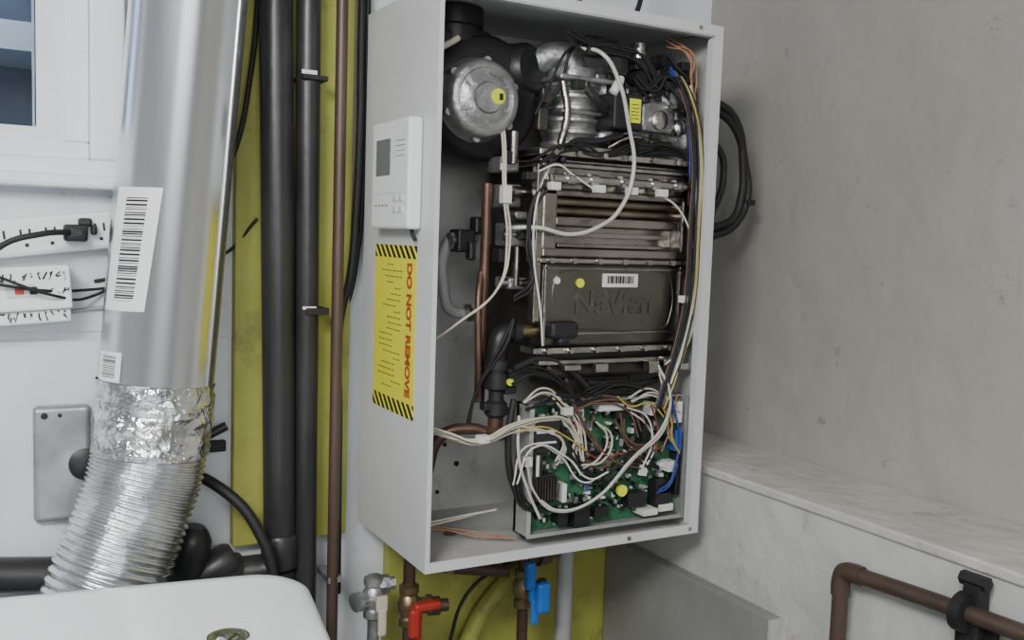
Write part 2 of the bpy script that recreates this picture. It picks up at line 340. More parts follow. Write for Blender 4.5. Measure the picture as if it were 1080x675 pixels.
cyls(jp,'screws',[((-.397,.2425,.172),(-.397,.245,.172),.004),((-.357,.2425,.05),(-.357,.245,.05),.004),((-.38,.2425,.172),(-.38,.245,.172),.0025)],'blackink')
lathe(jp,'cable_gland',(-.352,.244,.11),(0,-1,0),[(.019,0),(.019,.005),(.012,.008)],'blk')
# ------------------------------------------------------------------ water heater cabinet
W,D,H=.42,.233,.70
wh=top('tankless_water_heater')
T=.0015
boxes(wh,'shell',[((0,T),(0,D),(0,H)),((W-T,W),(0,D),(0,H)),((T,W-T),(0,D),(H-T,H)),((T,W-T),(0,D),(0,T))],'cab')
boxes(wh,'front_flange',[((0,.006),(-.0016,-.0001),(.013,H-.013)),((W-.014,W),(-.0016,-.0001),(.013,H-.013)),((0,W),(-.0016,-.0001),(H-.013,H)),((0,W),(-.0016,-.0001),(0,.013))],'cab')
boxes(wh,'flange_return',[((.006,.007),(0,.014),(.013,H-.013)),((W-.015,W-.014),(0,.012),(.013,H-.015)),((.007,W-.015),(0,.012),(H-.0145,H-.013))],'cab')
box(wh,'back_panel',(T,W-T),(D-.003,D-.0005),(T,H-T),'cabin')
boxes(wh,'inner_liner',[((W-.0025,W-T),(.002,D-.003),(.002,H-.002)),((.0016,.0026),(.002,D-.003),(.002,H-.002)),((.003,W-.003),(.002,D-.003),(T,.0026))],'cabin')
boxes(wh,'wall_mount_brackets',[((.05,.37),(D,YB),(H-.05,H-.02)),((.05,.37),(D,YB-.021),(.02,.05))],'cab')
cyls(wh,'flange_screws',[((.30,-.003,.0065),(.30,0,.0065),.003),((.405,-.003,.007),(.405,0,.007),.003),((.38,-.003,H-.006),(.38,0,H-.006),.003)],'steel2')
cyls(wh,'panel_holes',[((.10,D-.005,.035),(.10,D-.002,.035),.004),((.12,D-.005,.03),(.12,D-.002,.03),.003),((.13,D-.005,.10),(.13,D-.002,.10),.003),((.15,D-.005,.07),(.15,D-.002,.07),.004)],'blackink')
# -- combustion fan
cx,cz=.106,.585
lathe(wh,'blower_housing',(cx,.17,cz),(0,-1,0),[(.074,0),(.082,.006),(.084,.04),(.081,.075),(.073,.086),(.060,.09)],'blk',48)
boxes(wh,'blower_outlet',[((.09,.195),(.09,.165),(.60,.66)),((.03,.12),(.09,.17),(.62,.672))],'blk',.012)
lathe(wh,'blower_intake_neck',(.075,.12,.652),(0,0,1),[(.034,0),(.034,.02),(.038,.022),(.038,.045)],'blk')
lathe(wh,'blower_cone',(.165,.11,.625),(.3,-.9,.1),[(.035,-.01),(.038,.0),(.036,.02),(.028,.03),(.02,.03)],'blk')
boxes(wh,'blower_clamp_tabs',[((.165,.18),(.05,.06),(.545,.575)),((.17,.185),(.05,.06),(.58,.60))],'deep',.002)
mx_,mz_=.087,.577
lathe(wh,'fan_motor',(mx_,.085,mz_),(0,-1,0),[(.046,0),(.052,.004),(.053,.012),(.050,.016),(.050,.028),(.0475,.036),(.044,.040),(.038,.041),(.036,.038),(.034,.0385),(.030,.043),(.020,.0445),(.018,.048),(.008,.0485)],'alu',48)
cyls(wh,'motor_bosses',[((mx_+.049*math.cos(a),.075,mz_+.049*math.sin(a)),(mx_+.049*math.cos(a),.056,mz_+.049*math.sin(a)),.005) for a in [i*math.pi/3+.4 for i in range(6)]],'alu')
boxes(wh,'motor_ribs',[((mx_-.033,mx_+.033),(.0415,.045),(mz_-.001,mz_+.001),a) for a in (.5,.5+math.pi/3,.5+2*math.pi/3)],'alu')
lathe(wh,'fan_yellow_dot',(mx_+.012,.0365,mz_+.002),(0,-1,0),[(.0095,-.003),(.0095,.001)],'pcbyel')
box(wh,'fan_connector',(.100,.105),(.0345,.037),(.575,.583),'blackink')
tube(wh,'beige_strap',[(.02,.05,.628),(.035,.045,.637),(.048,.05,.645)],.004,'cream')
# -- mixing manifold
prof=[]
for i in range(6):
    z=.528+i*.0155;prof+=[(.037,z),(.040,z+.003),(.040,z+.007),(.036,z+.009)]
lathe(wh,'ribbed_manifold',(.235,.085,0),(0,0,1),prof+[(.033,.632)],'alu',40)
tubes(wh,'manifold_elbow',[[(.235,.085,.62),(.233,.085,.640),(.215,.09,.650),(.185,.10,.640)],[(.28,.075,.54),(.288,.07,.575),(.28,.07,.61),(.262,.08,.628)]],.020,'alu')
tubes(wh,'manifold_tubes',[[(.20,.05,.53),(.205,.045,.57),(.20,.05,.61)],[(.27,.045,.53),(.30,.035,.545),(.33,.03,.54)]],.005,'steel',10)
boxes(wh,'manifold_flange',[((.188,.295),(.035,.13),(.518,.528)),((.19,.28),(.04,.125),(.612,.619)),((.195,.275),(.043,.125),(.57,.575))],'alu',.003)
# -- gas valve
boxes(wh,'gas_valve_body',[((.30,.395),(.05,.12),(.545,.615)),((.315,.375),(.035,.06),(.555,.60)),((.33,.36),(.06,.11),(.61,.645)),((.38,.41),(.045,.09),(.57,.60)),((.31,.345),(.04,.08),(.532,.548)),((.385,.405),(.03,.06),(.535,.56))],'alu',.006)
lathe(wh,'gas_regulator',(.372,.045,.605),(0,-1,0),[(.02,-.02),(.02,.006),(.014,.010),(.014,.018),(.006,.02)],'alu')
lathe(wh,'gas_regulator_cap',(.345,.04,.572),(0,-1,0),[(.013,-.01),(.013,.01),(.008,.013)],'steel2')
lathe(wh,'valve_port',(.385,.04,.565),(0,-1,0),[(.012,-.01),(.012,.006),(.007,.010)],'steel2')
cyls(wh,'valve_spigots',[((.325,.045,.60),(.325,.03,.60),.006),((.36,.04,.59),(.36,.028,.59),.005),((.34,.08,.645),(.34,.08,.68),.012),((.395,.06,.60),(.395,.06,.635),.009)],'steel2')
boxes(wh,'valve_actuator',[((.258,.305),(.016,.07),(.553,.600)),((.27,.30),(.05,.09),(.60,.63))],'blk',.003)
box(wh,'actuator_sticker',(.282,.300),(.0145,.0155),(.562,.593),'pcbyel')
boxes(wh,'sticker_print',[((.285,.297),(.0140,.0145),(.567+.0045*i,.5678+.0045*i)) for i in range(5)],'blackink')
boxes(wh,'valve_plugs',[((.33,.345),(.03,.045),(.62,.632)),((.355,.375),(.03,.05),(.628,.642)),((.30,.32),(.03,.05),(.635,.65)),((.39,.405),(.03,.05),(.618,.628)),((.345,.362),(.022,.035),(.612,.622)),((.372,.388),(.022,.04),(.64,.652)),((.225,.245),(.03,.05),(.645,.66)),((.25,.262),(.035,.05),(.625,.635)),((.308,.328),(.025,.04),(.606,.618)),((.365,.378),(.022,.035),(.588,.596)),((.33,.342),(.025,.036),(.545,.553)),((.208,.222),(.03,.045),(.60,.612)),((.392,.404),(.025,.04),(.58,.592))],'blk',.001)
cyls(wh,'solenoid_coils',[((.316,.035,.628),(.316,.06,.628),.011),((.352,.03,.652),(.352,.06,.652),.010),((.395,.035,.645),(.395,.06,.645),.008)],'blk')
cyls(wh,'valve_screws',[((x,.046,z),(x,.052,z),.0035) for x,z in ((.308,.55),(.308,.608),(.388,.55),(.388,.608),(.33,.607),(.36,.549))]+[((x,.033,z),(x,.036,z),.003) for x,z in ((.32,.56),(.37,.56),(.32,.595),(.37,.595))],'steel2')
lathe(wh,'white_sensor_cap',(.262,.016,.608),(-.5,0,-.85),[(.004,-.012),(.006,-.006),(.006,.012),(.003,.014)],'wwhite')
# -- heat exchanger
X0,X1=.165,.402
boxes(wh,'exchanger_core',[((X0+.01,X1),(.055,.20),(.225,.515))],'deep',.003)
boxes(wh,'top_flanges',[((X0-.012,X1+.008),(.022,.19),(.512,.520)),((X0-.004,X1),(.028,.19),(.499,.504)),((X0-.004,X1),(.034,.19),(.505,.509))],'steel2',.0015)
boxes(wh,'upper_housing',[((X0,X1),(.034,.06),(.470,.5)),((X0,X0+.022),(.03,.06),(.385,.47)),((X1-.012,X1),(.03,.06),(.385,.47)),((X0,X1),(.03,.06),(.462,.470)),((X0+.022,X1-.012),(.034,.06),(.424,.436)),((X0,X1),(.028,.06),(.383,.395))],'steel',.0025)
boxes(wh,'window_tray',[((X0+.022,X1-.012),(.054,.057),(.395,.424)),((X0+.03,X1-.02),(.04,.055),(.396,.401)),((X0+.04,X1-.03),(.036,.055),(.410,.416)),((X0+.022,X1-.012),(.05,.057),(.436,.462))],'steel',.001)
cyls(wh,'exchanger_tubes',[((X0+.02,.048,z),(X1-.012,.048,z),.0065) for z in (.456,.443)],'bronze')
cyls(wh,'manifold_pipe',[((X0+.01,.026,.484),(X1-.01,.026,.484),.006)],'steel2')
cyls(wh,'pipe_unions',[((x-.006,.026,.484),(x+.006,.026,.484),.0085) for x in (.20,.236,.285,.335,.375)],'steel2')
boxes(wh,'sensor_connectors',[((x-.007,x+.007),(.010,.022),(.468,.478)) for x in (.172,.240,.292,.342)],'wwhite',.001)
boxes(wh,'mid_flanges',[((X0-.006,X1+.004),(.022,.06),(.376,.382)),((X0-.01,X1+.006),(.024,.06),(.258,.266)),((X0,X1),(.026,.06),(.243,.249))],'steel2',.0015)
boxes(wh,'lower_housing',[((X0+.004,X1-.004),(.032,.06),(.266,.376))],'darksteel',.004)
boxes(wh,'lower_housing_ribs',[((X0+.004,X1-.004),(.029,.033),(.367,.371)),((X0+.02,X1-.02),(.029,.033),(.282,.285)),((X0+.006,X0+.010),(.029,.033),(.268,.374)),((X1-.012,X1-.008),(.029,.033),(.268,.374))],'steel',.001)
tube(wh,'pressed_outline',[(X0+.03,.0325,.29),(X0+.024,.0325,.30),(X0+.024,.0325,.355),(X0+.03,.0325,.363),(X1-.032,.0325,.363),(X1-.025,.0325,.355),(X1-.025,.0325,.30),(X1-.032,.0325,.29),(X0+.03,.0325,.29)],.0012,'darksteel')
text(wh,'embossed_lettering','NaVien',(.283,.0318,.310),FACE,.043,'darksteel',.0009,'CENTER',.0012)
box(wh,'exchanger_barcode',(.262,.318),(.0285,.0318),(.345,.363),'wwhite')
boxes(wh,'barcode_bars',[((.268+i*.0022,.268+i*.0022+random.choice((.0007,.0012,.0016))),(.0278,.0286),(.350,.360)) for i in range(20)],'blackink')
lathe(wh,'exchanger_yellow_dot',(.226,.0305,.350),(0,-1,0),[(.006,-.001),(.006,.0016)],'pcbyel')
lathe(wh,'white_dot',(.190,.0305,.353),(0,-1,0),[(.0045,-.001),(.0045,.0016)],'wwhite')
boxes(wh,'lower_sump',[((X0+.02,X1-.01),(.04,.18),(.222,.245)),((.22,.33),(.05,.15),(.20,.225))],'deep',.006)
cyls(wh,'flange_bolts',[((x,.018,z),(x,.024,z),.004) for z in (.379,.262,.516) for x in (.175,.21,.25,.29,.33,.37,.398)],'steel2',6)
boxes(wh,'side_bracket',[((.150,.165),(.03,.034),(.30,.50)),((.150,.152),(.02,.034),(.30,.50)),((.152,.162),(.026,.03),(.44,.452)),((.152,.162),(.026,.03),(.37,.384)),((.152,.162),(.026,.03),(.318,.33))],'steel',.0005)
boxes(wh,'lower_tabs',[((.335,.352),(.016,.03),(.228,.245)),((.36,.372),(.016,.03),(.236,.25)),((.375,.40),(.012,.03),(.232,.240)),((.20,.225),(.018,.03),(.236,.243)),((.25,.27),(.02,.03),(.232,.243))],'steel2',.001)
# -- pipework left
tube(wh,'copper_supply',[(.113,.085,.475),(.113,.085,.40),(.110,.083,.30),(.108,.08,.19)],.0072,'copper')
tube(wh,'copper_supply_2',[(.108,.085,.36),(.100,.075,.33),(.099,.07,.27),(.103,.07,.20)],.005,'copper')
tube(wh,'grey_hook_pipe',[(.118,.12,.405),(.09,.12,.408),(.074,.12,.395),(.072,.12,.33),(.082,.12,.308),(.105,.12,.302)],.0075,'pvc')
boxes(wh,'flow_sensor',[((.078,.104),(.095,.125),(.385,.415)),((.100,.118),(.09,.11),(.41,.432)),((.09,.10),(.085,.10),(.375,.40))],'blk',.003)
cyls(wh,'flow_sensor_nuts',[((.072,.11,.40),(.080,.11,.40),.012),((.10,.11,.305),(.108,.11,.305),.013)],'steel2',6)
boxes(wh,'pipe_junctions',[((.125,.150),(.06,.10),(.445,.475)),((.128,.156),(.05,.09),(.395,.425)),((.13,.158),(.05,.09),(.34,.355)),((.120,.148),(.065,.10),(.49,.51)),((.13,.15),(.04,.07),(.43,.44))],'alu',.003)
cyls(wh,'junction_unions',[((.125,.06,.41),(.165,.05,.41),.008),((.125,.055,.465),(.165,.05,.465),.007),((.122,.06,.348),(.165,.05,.348),.006),((.14,.05,.395),(.14,.05,.345),.005),((.13,.05,.50),(.13,.05,.54),.006)],'steel',12)
boxes(wh,'sensor_blocks',[((.120,.132),(.045,.06),(.452,.466)),((.138,.15),(.035,.05),(.405,.415)),((.115,.128),(.05,.07),(.375,.392)),((.14,.155),(.03,.045),(.48,.49)),((.118,.135),(.045,.06),(.50,.515)),((.12,.132),(.04,.06),(.425,.435))],'blk',.001)
tube(wh,'black_elbow_pipe',[(.117,.05,.225),(.117,.05,.262),(.123,.05,.281),(.145,.05,.286)],.0135,'blk',14)
lathe(wh,'elbow_collar',(.117,.05,.238),(0,0,1),[(.0165,0),(.0165,.012)],'blk')
lathe(wh,'elbow_collar_2',(.135,.05,.285),(1,0,0),[(.0155,0),(.0155,.010)],'blk')
cyl(wh,'brass_nipple',(.14,.05,.286),(.18,.05,.286),.0085,'brass')
boxes(wh,'black_joint',[((.178,.222),(.02,.07),(.277,.300)),((.19,.21),(.02,.06),(.268,.28))],'blk',.006)
lathe(wh,'isolation_valve',(.117,.05,.175),(0,0,1),[(.011,0),(.015,.004),(.015,.018),(.010,.022),(.010,.034),(.016,.038),(.016,.058)],'blk')
boxes(wh,'valve_side_lugs',[((.125,.142),(.04,.055),(.205,.215)),((.095,.108),(.04,.055),(.185,.195)),((.122,.14),(.04,.055),(.178,.186))],'blk',.002)
lathe(wh,'brass_fitting',(.117,.05,.145),(0,0,1),[(.009,0),(.014,.002),(.014,.014),(.010,.018),(.010,.03)],'copper')
lathe(wh,'valve_dot',(.128,.033,.222),(0,-1,0),[(.0045,-.003),(.0045,.0012)],'pcbyel')
tube(wh,'copper_return',[(.117,.05,.15),(.105,.055,.155),(.085,.06,.160),(.05,.07,.150),(.035,.08,.10)],.0075,'copper')
cyls(wh,'bottom_stubs',[((.09,.12,-.05),(.09,.12,.004),.009),((.215,.13,-.05),(.215,.13,.004),.009)],'brass')
# -- control board
BX0,BX1,BZ0,BZ1=.152,.409,.018,.193
boxes(wh,'board_tray',[((BX0,BX1),(.05,.056),(BZ0,BZ1)),((BX0,BX0+.002),(.022,.056),(BZ0,BZ1)),((BX1-.002,BX1),(.018,.056),(BZ0,BZ1)),((BX0,BX1),(.020,.056),(BZ0,BZ0+.002)),((BX0,BX1),(.030,.056),(BZ1-.002,BZ1)),((BX0,BX0+.006),(.0205,.022),(BZ0,BZ1)),((BX1-.006,BX1),(.0165,.018),(BZ0,BZ1)),((BX0,BX1),(.0185,.020),(BZ0,BZ0+.005))],'tray')
box(wh,'circuit_board',(BX0+.003,BX1-.003),(.040,.043),(BZ0+.003,BZ1-.003),'pcb')
R_=random.Random(11)
kinds={'blk':[], 'wwhite':[], 'bluec':[], 'alu':[], 'cream':[], 'pvc':[], 'brass':[]};caps=[];capt=[]
for i in range(380):
    x=R_.uniform(BX0+.012,BX1-.014);z=R_.uniform(BZ0+.010,BZ1-.010)
    k=R_.choices(['blk','wwhite','bluec','alu','cream','pvc','brass','cap'],[10,3.4,.5,3,1.,1.5,.8,2.6])[0]
    if k=='cap':
        r=R_.uniform(.0025,.0055);h=R_.uniform(.006,.012);caps.append(((x,.04,z),(x,.04-h,z),r));capt.append(((x,.04-h,z),(x,.0395-h,z),r*.75))
    else:
        a=R_.uniform(.002,.010);b_=R_.uniform(.0015,.006);h=R_.uniform(.002,.010)
        if R_.random()<.5:a,b_=b_,a
        kinds[k].append(((x-a/2,x+a/2),(.04-h,.04),(z-b_/2,z+b_/2)))
for k,v in kinds.items():boxes(wh,'board_parts_'+k,v,k,.0004)
cyls(wh,'board_capacitors',caps,'blk',14);cyls(wh,'capacitor_tops',capt,'steel2',14)
boxes(wh,'board_modules',[((.159,.196),(.017,.045),(.130,.172)),((.159,.192),(.016,.045),(.066,.10)),((.225,.25),(.02,.045),(.024,.05)),((.20,.215),(.02,.045),(.03,.05)),((.36,.385),(.02,.04),(.035,.075)),((.29,.33),(.025,.04),(.165,.185)),((.335,.352),(.022,.04),(.13,.16)),((.262,.285),(.026,.04),(.03,.046)),((.395,.403),(.022,.04),(.05,.11)),((.315,.345),(.022,.04),(.04,.06)),((.159,.17),(.015,.045),(.10,.13))],'blk',.001)
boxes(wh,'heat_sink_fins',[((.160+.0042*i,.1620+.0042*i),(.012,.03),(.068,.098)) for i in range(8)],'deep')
boxes(wh,'board_relays',[((.388,.400),(.018,.04),(.115,.145)),((.365,.385),(.02,.04),(.055,.065))],'bluec',.001)
boxes(wh,'board_connectors',[((.335,.36),(.014,.04),(.028,.037)),((.365,.39),(.018,.04),(.03,.04)),((.26,.30),(.022,.04),(.178,.187)),((.160,.190),(.0155,.018),(.156,.160)),((.160,.190),(.0155,.018),(.142,.145)),((.385,.40),(.02,.04),(.155,.185)),((.160,.165),(.0145,.018),(.10,.128)),((.344,.352),(.02,.04),(.168,.186)),((.21,.235),(.022,.04),(.18,.187)),((.38,.395),(.02,.04),(.085,.10)),((.205,.212),(.02,.04),(.06,.085))],'wwhite',.0008)
box(wh,'board_label',(.328,.342),(.018,.0195),(.085,.105),'wwhite',rot=.2)
lathe(wh,'board_yellow_dot',(.303,.022,.066),(0,-1,0),[(.008,-.004),(.008,.001)],'pcbyel')
# -- wires
def jig(pts,n,sp,seed,ysp=.004):
    r=random.Random(seed);out=[]
    for i in range(n):
        o=(r.uniform(-sp,sp),r.uniform(-ysp,ysp),r.uniform(-sp,sp))
        out.append([(min(.412,q[0]+o[0]+r.uniform(-sp,sp)*.7),max(.003,q[1]+o[1]),q[2]+o[2]+r.uniform(-sp,sp)*.7) for q in pts])
    return out
tube(wh,'sense_hose',xz(.008,(.222,.655,.04),(.238,.645,.01),(.258,.612),(.276,.560),(.288,.500),(.267,.446),(.236,.424),(.198,.413,.004),(.15,.42,.01),(.118,.418,.03)),.0027,'silic')
tubes(wh,'harness_cream',jig(xz(.018,(.012,.170,.03),(.045,.158,.01),(.075,.152),(.13,.166),(.17,.172),(.205,.168),(.228,.138)),6,.004,1)
 +jig(xz(.02,(.205,.185,.02),(.225,.16),(.222,.13),(.24,.10)),3,.006,2)+jig(xz(.022,(.01,.262,.04),(.055,.298,.02),(.10,.345),(.112,.40),(.104,.462),(.112,.52,.02),(.115,.545,.03)),2,.002,3)
 +jig(xz(.012,(.355,.23,.01),(.365,.16),(.31,.112),(.25,.064),(.19,.054),(.158,.08),(.140,.13)),1,.001,4),.0015,'cream')
tubes(wh,'harness_hose_loop',[xz(.008,(.350,.240,.01),(.366,.200),(.360,.160),(.305,.112),(.245,.062),(.19,.055),(.165,.07)),xz(.014,(.137,.18,.01),(.133,.13),(.148,.085),(.168,.045))],.0020,'silic')
tubes(wh,'harness_white',[xz(.018,(.172,.50,.01),(.150,.458),(.146,.393),(.16,.313),(.165,.27)),xz(.02,(.24,.47),(.20,.49),(.18,.50),(.15,.49)),xz(.016,(.342,.470),(.37,.455),(.395,.42),(.4,.40)),xz(.014,(.38,.26),(.40,.28),(.402,.38),(.401,.45),(.385,.60)),xz(.014,(.36,.24),(.395,.262),(.406,.34),(.405,.45),(.40,.55),(.38,.62))]
 +jig(xz(.014,(.13,.10),(.15,.14),(.20,.13),(.24,.09),(.27,.10)),2,.006,8)+jig(xz(.012,(.355,.655,.03),(.385,.60),(.403,.54),(.406,.42),(.402,.33),(.39,.265),(.37,.215)),2,.002,9)
 +jig(xz(.014,(.30,.18),(.33,.165),(.345,.13),(.33,.10)),2,.006,10),.0013,'wwhite')
for nm,m_,dx,sd,nn in (('blue','wblue',-.004,21,2),('yellow','wyel',.001,22,1),('brown','wbrn',-.007,23,2),('black','rub',-.002,24,3),('black2','rub',-.010,26,3),('cream','cream',.003,27,1),('black3','rub',.006,28,2)):
    tubes(wh,'riser_wires_'+nm,jig(xz(.012,(.365+dx,.655,.03),(.378+dx,.60),(.397+dx,.54),(.400+dx,.42),(.398+dx,.33),(.385+dx,.265),(.368+dx,.215),(.355+dx,.18)),nn,.0022,sd,.006),.0014,m_)
tubes(wh,'harness_black',jig(xz(.03,(.195,.665),(.23,.65),(.27,.655),(.31,.64),(.35,.60)),4,.008,31)+jig(xz(.025,(.15,.50),(.20,.525),(.25,.515),(.32,.54)),4,.006,32)
 +jig(xz(.03,(.126,.225),(.155,.234),(.208,.214),(.235,.185)),4,.006,33)+jig(xz(.02,(.15,.12),(.138,.10),(.15,.06),(.19,.05)),3,.006,34)+jig(xz(.05,(.17,.57),(.19,.60),(.22,.66),(.28,.67)),3,.008,35)+jig(xz(.03,(.08,.15,.03),(.09,.21,.02),(.115,.27),(.13,.30)),2,.004,36)
 +jig(xz(.025,(.30,.53),(.35,.535),(.39,.52),(.40,.46)),4,.006,37)+jig(xz(.03,(.22,.60,-.012),(.245,.575,-.012),(.26,.58)),3,.006,38)
 +jig(xz(.022,(.125,.33),(.15,.35),(.142,.40),(.15,.45),(.17,.48)),3,.005,39)+jig(xz(.022,(.24,.20),(.28,.215),(.33,.205),(.37,.19)),4,.006,40)+jig(xz(.02,(.15,.19),(.19,.20),(.22,.19),(.26,.20)),3,.005,43)
 +jig(xz(.018,(.20,.17),(.23,.12),(.27,.09),(.32,.11),(.36,.09)),3,.008,44)+jig(xz(.022,(.29,.62),(.32,.60),(.35,.625),(.38,.60)),4,.008,45)+jig(xz(.022,(.34,.66),(.36,.64),(.385,.62),(.395,.57)),3,.006,46),.0019,'rub')
tubes(wh,'black_hoses',[xz(.03,(.13,.24),(.17,.252),(.215,.235),(.25,.205)),xz(.04,(.25,.215),(.29,.212),(.34,.21),(.37,.215)),xz(.03,(.132,.20),(.126,.15),(.135,.09),(.16,.05)),xz(.03,(.19,.505,.0),(.205,.53),(.24,.535),(.28,.545))],.0045,'blk')
tubes(wh,'harness_yellow',jig(xz(.014,(.36,.185),(.375,.16),(.378,.138),(.392,.115)),3,.005,41)+jig(xz(.014,(.28,.20),(.30,.185),(.335,.19),(.36,.17)),1,.003,42)+jig(xz(.016,(.13,.16),(.17,.168),(.21,.15),(.24,.13)),1,.004,47),.0013,'wyel')
tubes(wh,'harness_blue',jig(xz(.015,(.37,.20),(.385,.17),(.39,.13),(.38,.08)),2,.005,81)+jig(xz(.016,(.36,.06),(.38,.07),(.395,.10)),2,.004,82)+jig(xz(.018,(.35,.64),(.37,.62),(.388,.57),(.396,.50)),2,.003,83),.0014,'wblue')
tubes(wh,'harness_red',jig(xz(.016,(.22,.17),(.235,.14),(.26,.12),(.30,.125),(.33,.11)),1,.007,84)+jig(xz(.015,(.335,.185),(.35,.15),(.345,.11)),1,.006,86),.0012,'wred')
tubes(wh,'harness_orange',jig(xz(.014,(.36,.68,.03),(.378,.66),(.384,.63),(.39,.60)),4,.006,51)+jig(xz(.02,(.38,.19),(.375,.15),(.36,.11)),1,.006,52)+jig([(.02,.12,.022),(.07,.10,.018),(.11,.07,.014),(.15,.05,.012)],2,.004,53),.0012,'wor')
tubes(wh,'harness_red_brown',jig(xz(.016,(.215,.19),(.24,.15),(.28,.11),(.33,.095)),2,.006,61)+jig(xz(.02,(.22,.18),(.25,.19),(.31,.18),(.33,.14)),3,.006,62)+jig(xz(.02,(.24,.12),(.26,.10),(.29,.12)),2,.008,64)+jig(xz(.016,(.29,.17),(.30,.14),(.33,.12),(.36,.13)),3,.007,65),.0014,'wbrn')
tubes(wh,'harness_cream_2',jig(xz(.02,(.14,.20),(.17,.215),(.20,.20),(.225,.165),(.235,.12)),3,.006,71)+jig(xz(.018,(.31,.19),(.34,.20),(.365,.19),(.39,.17)),3,.005,72)+jig([(.02,.10,.025),(.07,.10,.03),(.13,.06,.05)],2,.004,73)+jig(xz(.016,(.14,.168),(.18,.155),(.20,.14),(.19,.12)),3,.005,74)+jig(xz(.018,(.25,.17),(.27,.15),(.26,.12),(.23,.11)),2,.006,75),.0014,'cream')
boxes(wh,'inline_connectors',[((.100,.112),(.016,.028),(.448,.470)),((.075,.09),(.012,.024),(.150,.160)),((.198,.212),(.012,.022),(.178,.188)),((.378,.39),(.008,.016),(.325,.335)),((.142,.152),(.01,.02),(.115,.128))],'wwhite',.001)
# ------------------------------------------------------------------ thermostat, label
th=top('thermostat')
box(th,'body',(-.019,-.0005),(.034,.157),(.412,.545),'white',.004,seg=3)
box(th,'lcd_screen',(-.0197,-.0185),(.092,.140),(.478,.523),'lcd',.0005)
box(th,'bezel_groove',(-.0194,-.0188),(.040,.151),(.4555,.4565),'cab')
boxes(th,'buttons',[((-.0212,-.0185),(y,y+.012),(z,z+.007)) for y in (.048,.066) for z in (.432,.446)]+[((-.0205,-.0185),(.045,.075),(.50+.006*i,.5015+.006*i)) for i in range(4)],'cab',.001)
boxes(th,'key_marks',[((-.0196,-.0185),(.10+.012*i,.105+.012*i),(.440,.442)) for i in range(4)],'greyink')
tube(th,'thermostat_wire',[(-.008,.048,.415),(-.006,.046,.405),(-.003,.045,.398)],.0025,'rub')
SIDE=((0,0,-1),(0,-1,0),(-1,0,0))
wl_=top('warning_label')
box(wl_,'label_sheet',(-.0012,-.0004),(.045,.183),(.196,.376),'label')
boxes(wl_,'hazard_bands',[((-.0013,-.0004),(.045,.183),(.376,.392)),((-.0013,-.0004),(.045,.183),(.178,.196))],'hazard')
text(wl_,'red_text','DO NOT REMOVE',(-.0014,.0715,.371),SIDE,.0205,'redink',bold=.0009)
for i in range(22):
    y0=.088+random.choice((0,.004,.02,.03));ln=random.uniform(.03,.082)
    boxes(wl_,'text_line_%d'%i,[((-.0016,-.0008),(y_,min(y_+.009,.174)),(.366-i*.0075,.3675-i*.0075)) for y_ in [y0+.012*k for k in range(max(1,int(min(ln,.172-y0)/.012)))]],'greyink')
# ------------------------------------------------------------------ hose outside right
oh=top('looped_black_hose')
for nm,d in (('hose_1',0),('hose_2',.012)):
    tube(oh,nm,[(.425,.12,.58+d),(.46,.09,.603+d),(.49,.08,.600+d),(.522,.078,.578+d),(.545-d*.3,.08,.53),(.553-d,.08,.475),(.528,.08,.435+d),(.494,.085,.420+d),(.45,.11,.41+d),(.425,.15,.37)],.0062,'rub',12)
tube(oh,'hose_3',[(.43,.06,.56),(.465,.05,.545),(.478,.05,.50),(.455,.05,.44),(.438,.06,.36),(.43,.08,.27)],.005,'rub',12)
boxes(oh,'hose_clip',[((.548,.562),(.07,.09),(.468,.476))],'rub',.002)
tubes(None,'overhead_cables',[[(.05,.15,.72),(.12,.14,.735),(.16,.16,.76),(.2,.2,.9),(.2,.2,1.14)],[(.17,.08,.705),(.19,.07,.73),(.23,.08,.735),(.27,.12,.71)],[(.33,.1,.71),(.36,.12,.73),(.4,.16,.8),(.41,.2,1.14)]],.004,'rub')
# ------------------------------------------------------------------ valves below
def valve(name,x,y,z,hm,body='brass',flip=1,pm='copper',stub=True):
    v=top(name)
    if stub: cyl(v,'pipe_stub',(x,y,-.001),(x,y,z),.0085,pm)
    lathe(v,'valve_body',(x,y,z-.03),(0,0,1),[(.010,0),(.014,.003),(.014,.012),(.011,.015),(.016,.024),(.016,.036),(.011,.045),(.014,.048),(.014,.057),(.010,.06)],body)
    lathe(v,'side_port',(x,y,z),(flip*.9,-.3,0),[(.010,0),(.010,.022),(.013,.023),(.013,.032),(.008,.033)],body)
    cyl(v,'stem',(x,y-.005,z),(x,y-.028,z),.006,body)
    boxes(v,'handle',[((x-.008,x+.008),(y-.034,y-.026),(z-.010,z+.012)),((x-.006,x+.006),(y-.036,y-.03),(z-.042,z-.005))],hm,.003)
    cyl(v,'lower_pipe',(x,y,z-.03),(x,y,FLOOR),.008,pm)
    return v
v=valve('drain_valve',-.002,.16,-.085,'cream','alu',-1,'alu',False)
cyls(v,'cross_nipple',[((-.002,.16,-.068),(.026,.155,-.068),.009),((.004,.158,-.068),(.018,.156,-.068),.013)],'alu',6)
v=valve('red_ball_valve',.045,.15,-.10,'redh','brass',1)
boxes(v,'red_lever',[((.036,.075),(.105,.118),(-.095,-.083)),((.03,.044),(.105,.118),(-.13,-.09))],'redh',.004)
cyls(v,'side_branch',[((.055,.15,-.105),(.10,.14,-.105),.009),((.072,.146,-.105),(.088,.142,-.105),.013)],'brownpipe',12)
v=valve('blue_ball_valve',.215,.13,-.095,'blueh','brass',1)
boxes(v,'blue_levers',[((.198,.214),(.09,.105),(-.085,-.045)),((.214,.235),(.085,.098),(-.12,-.075))],'blueh',.005)
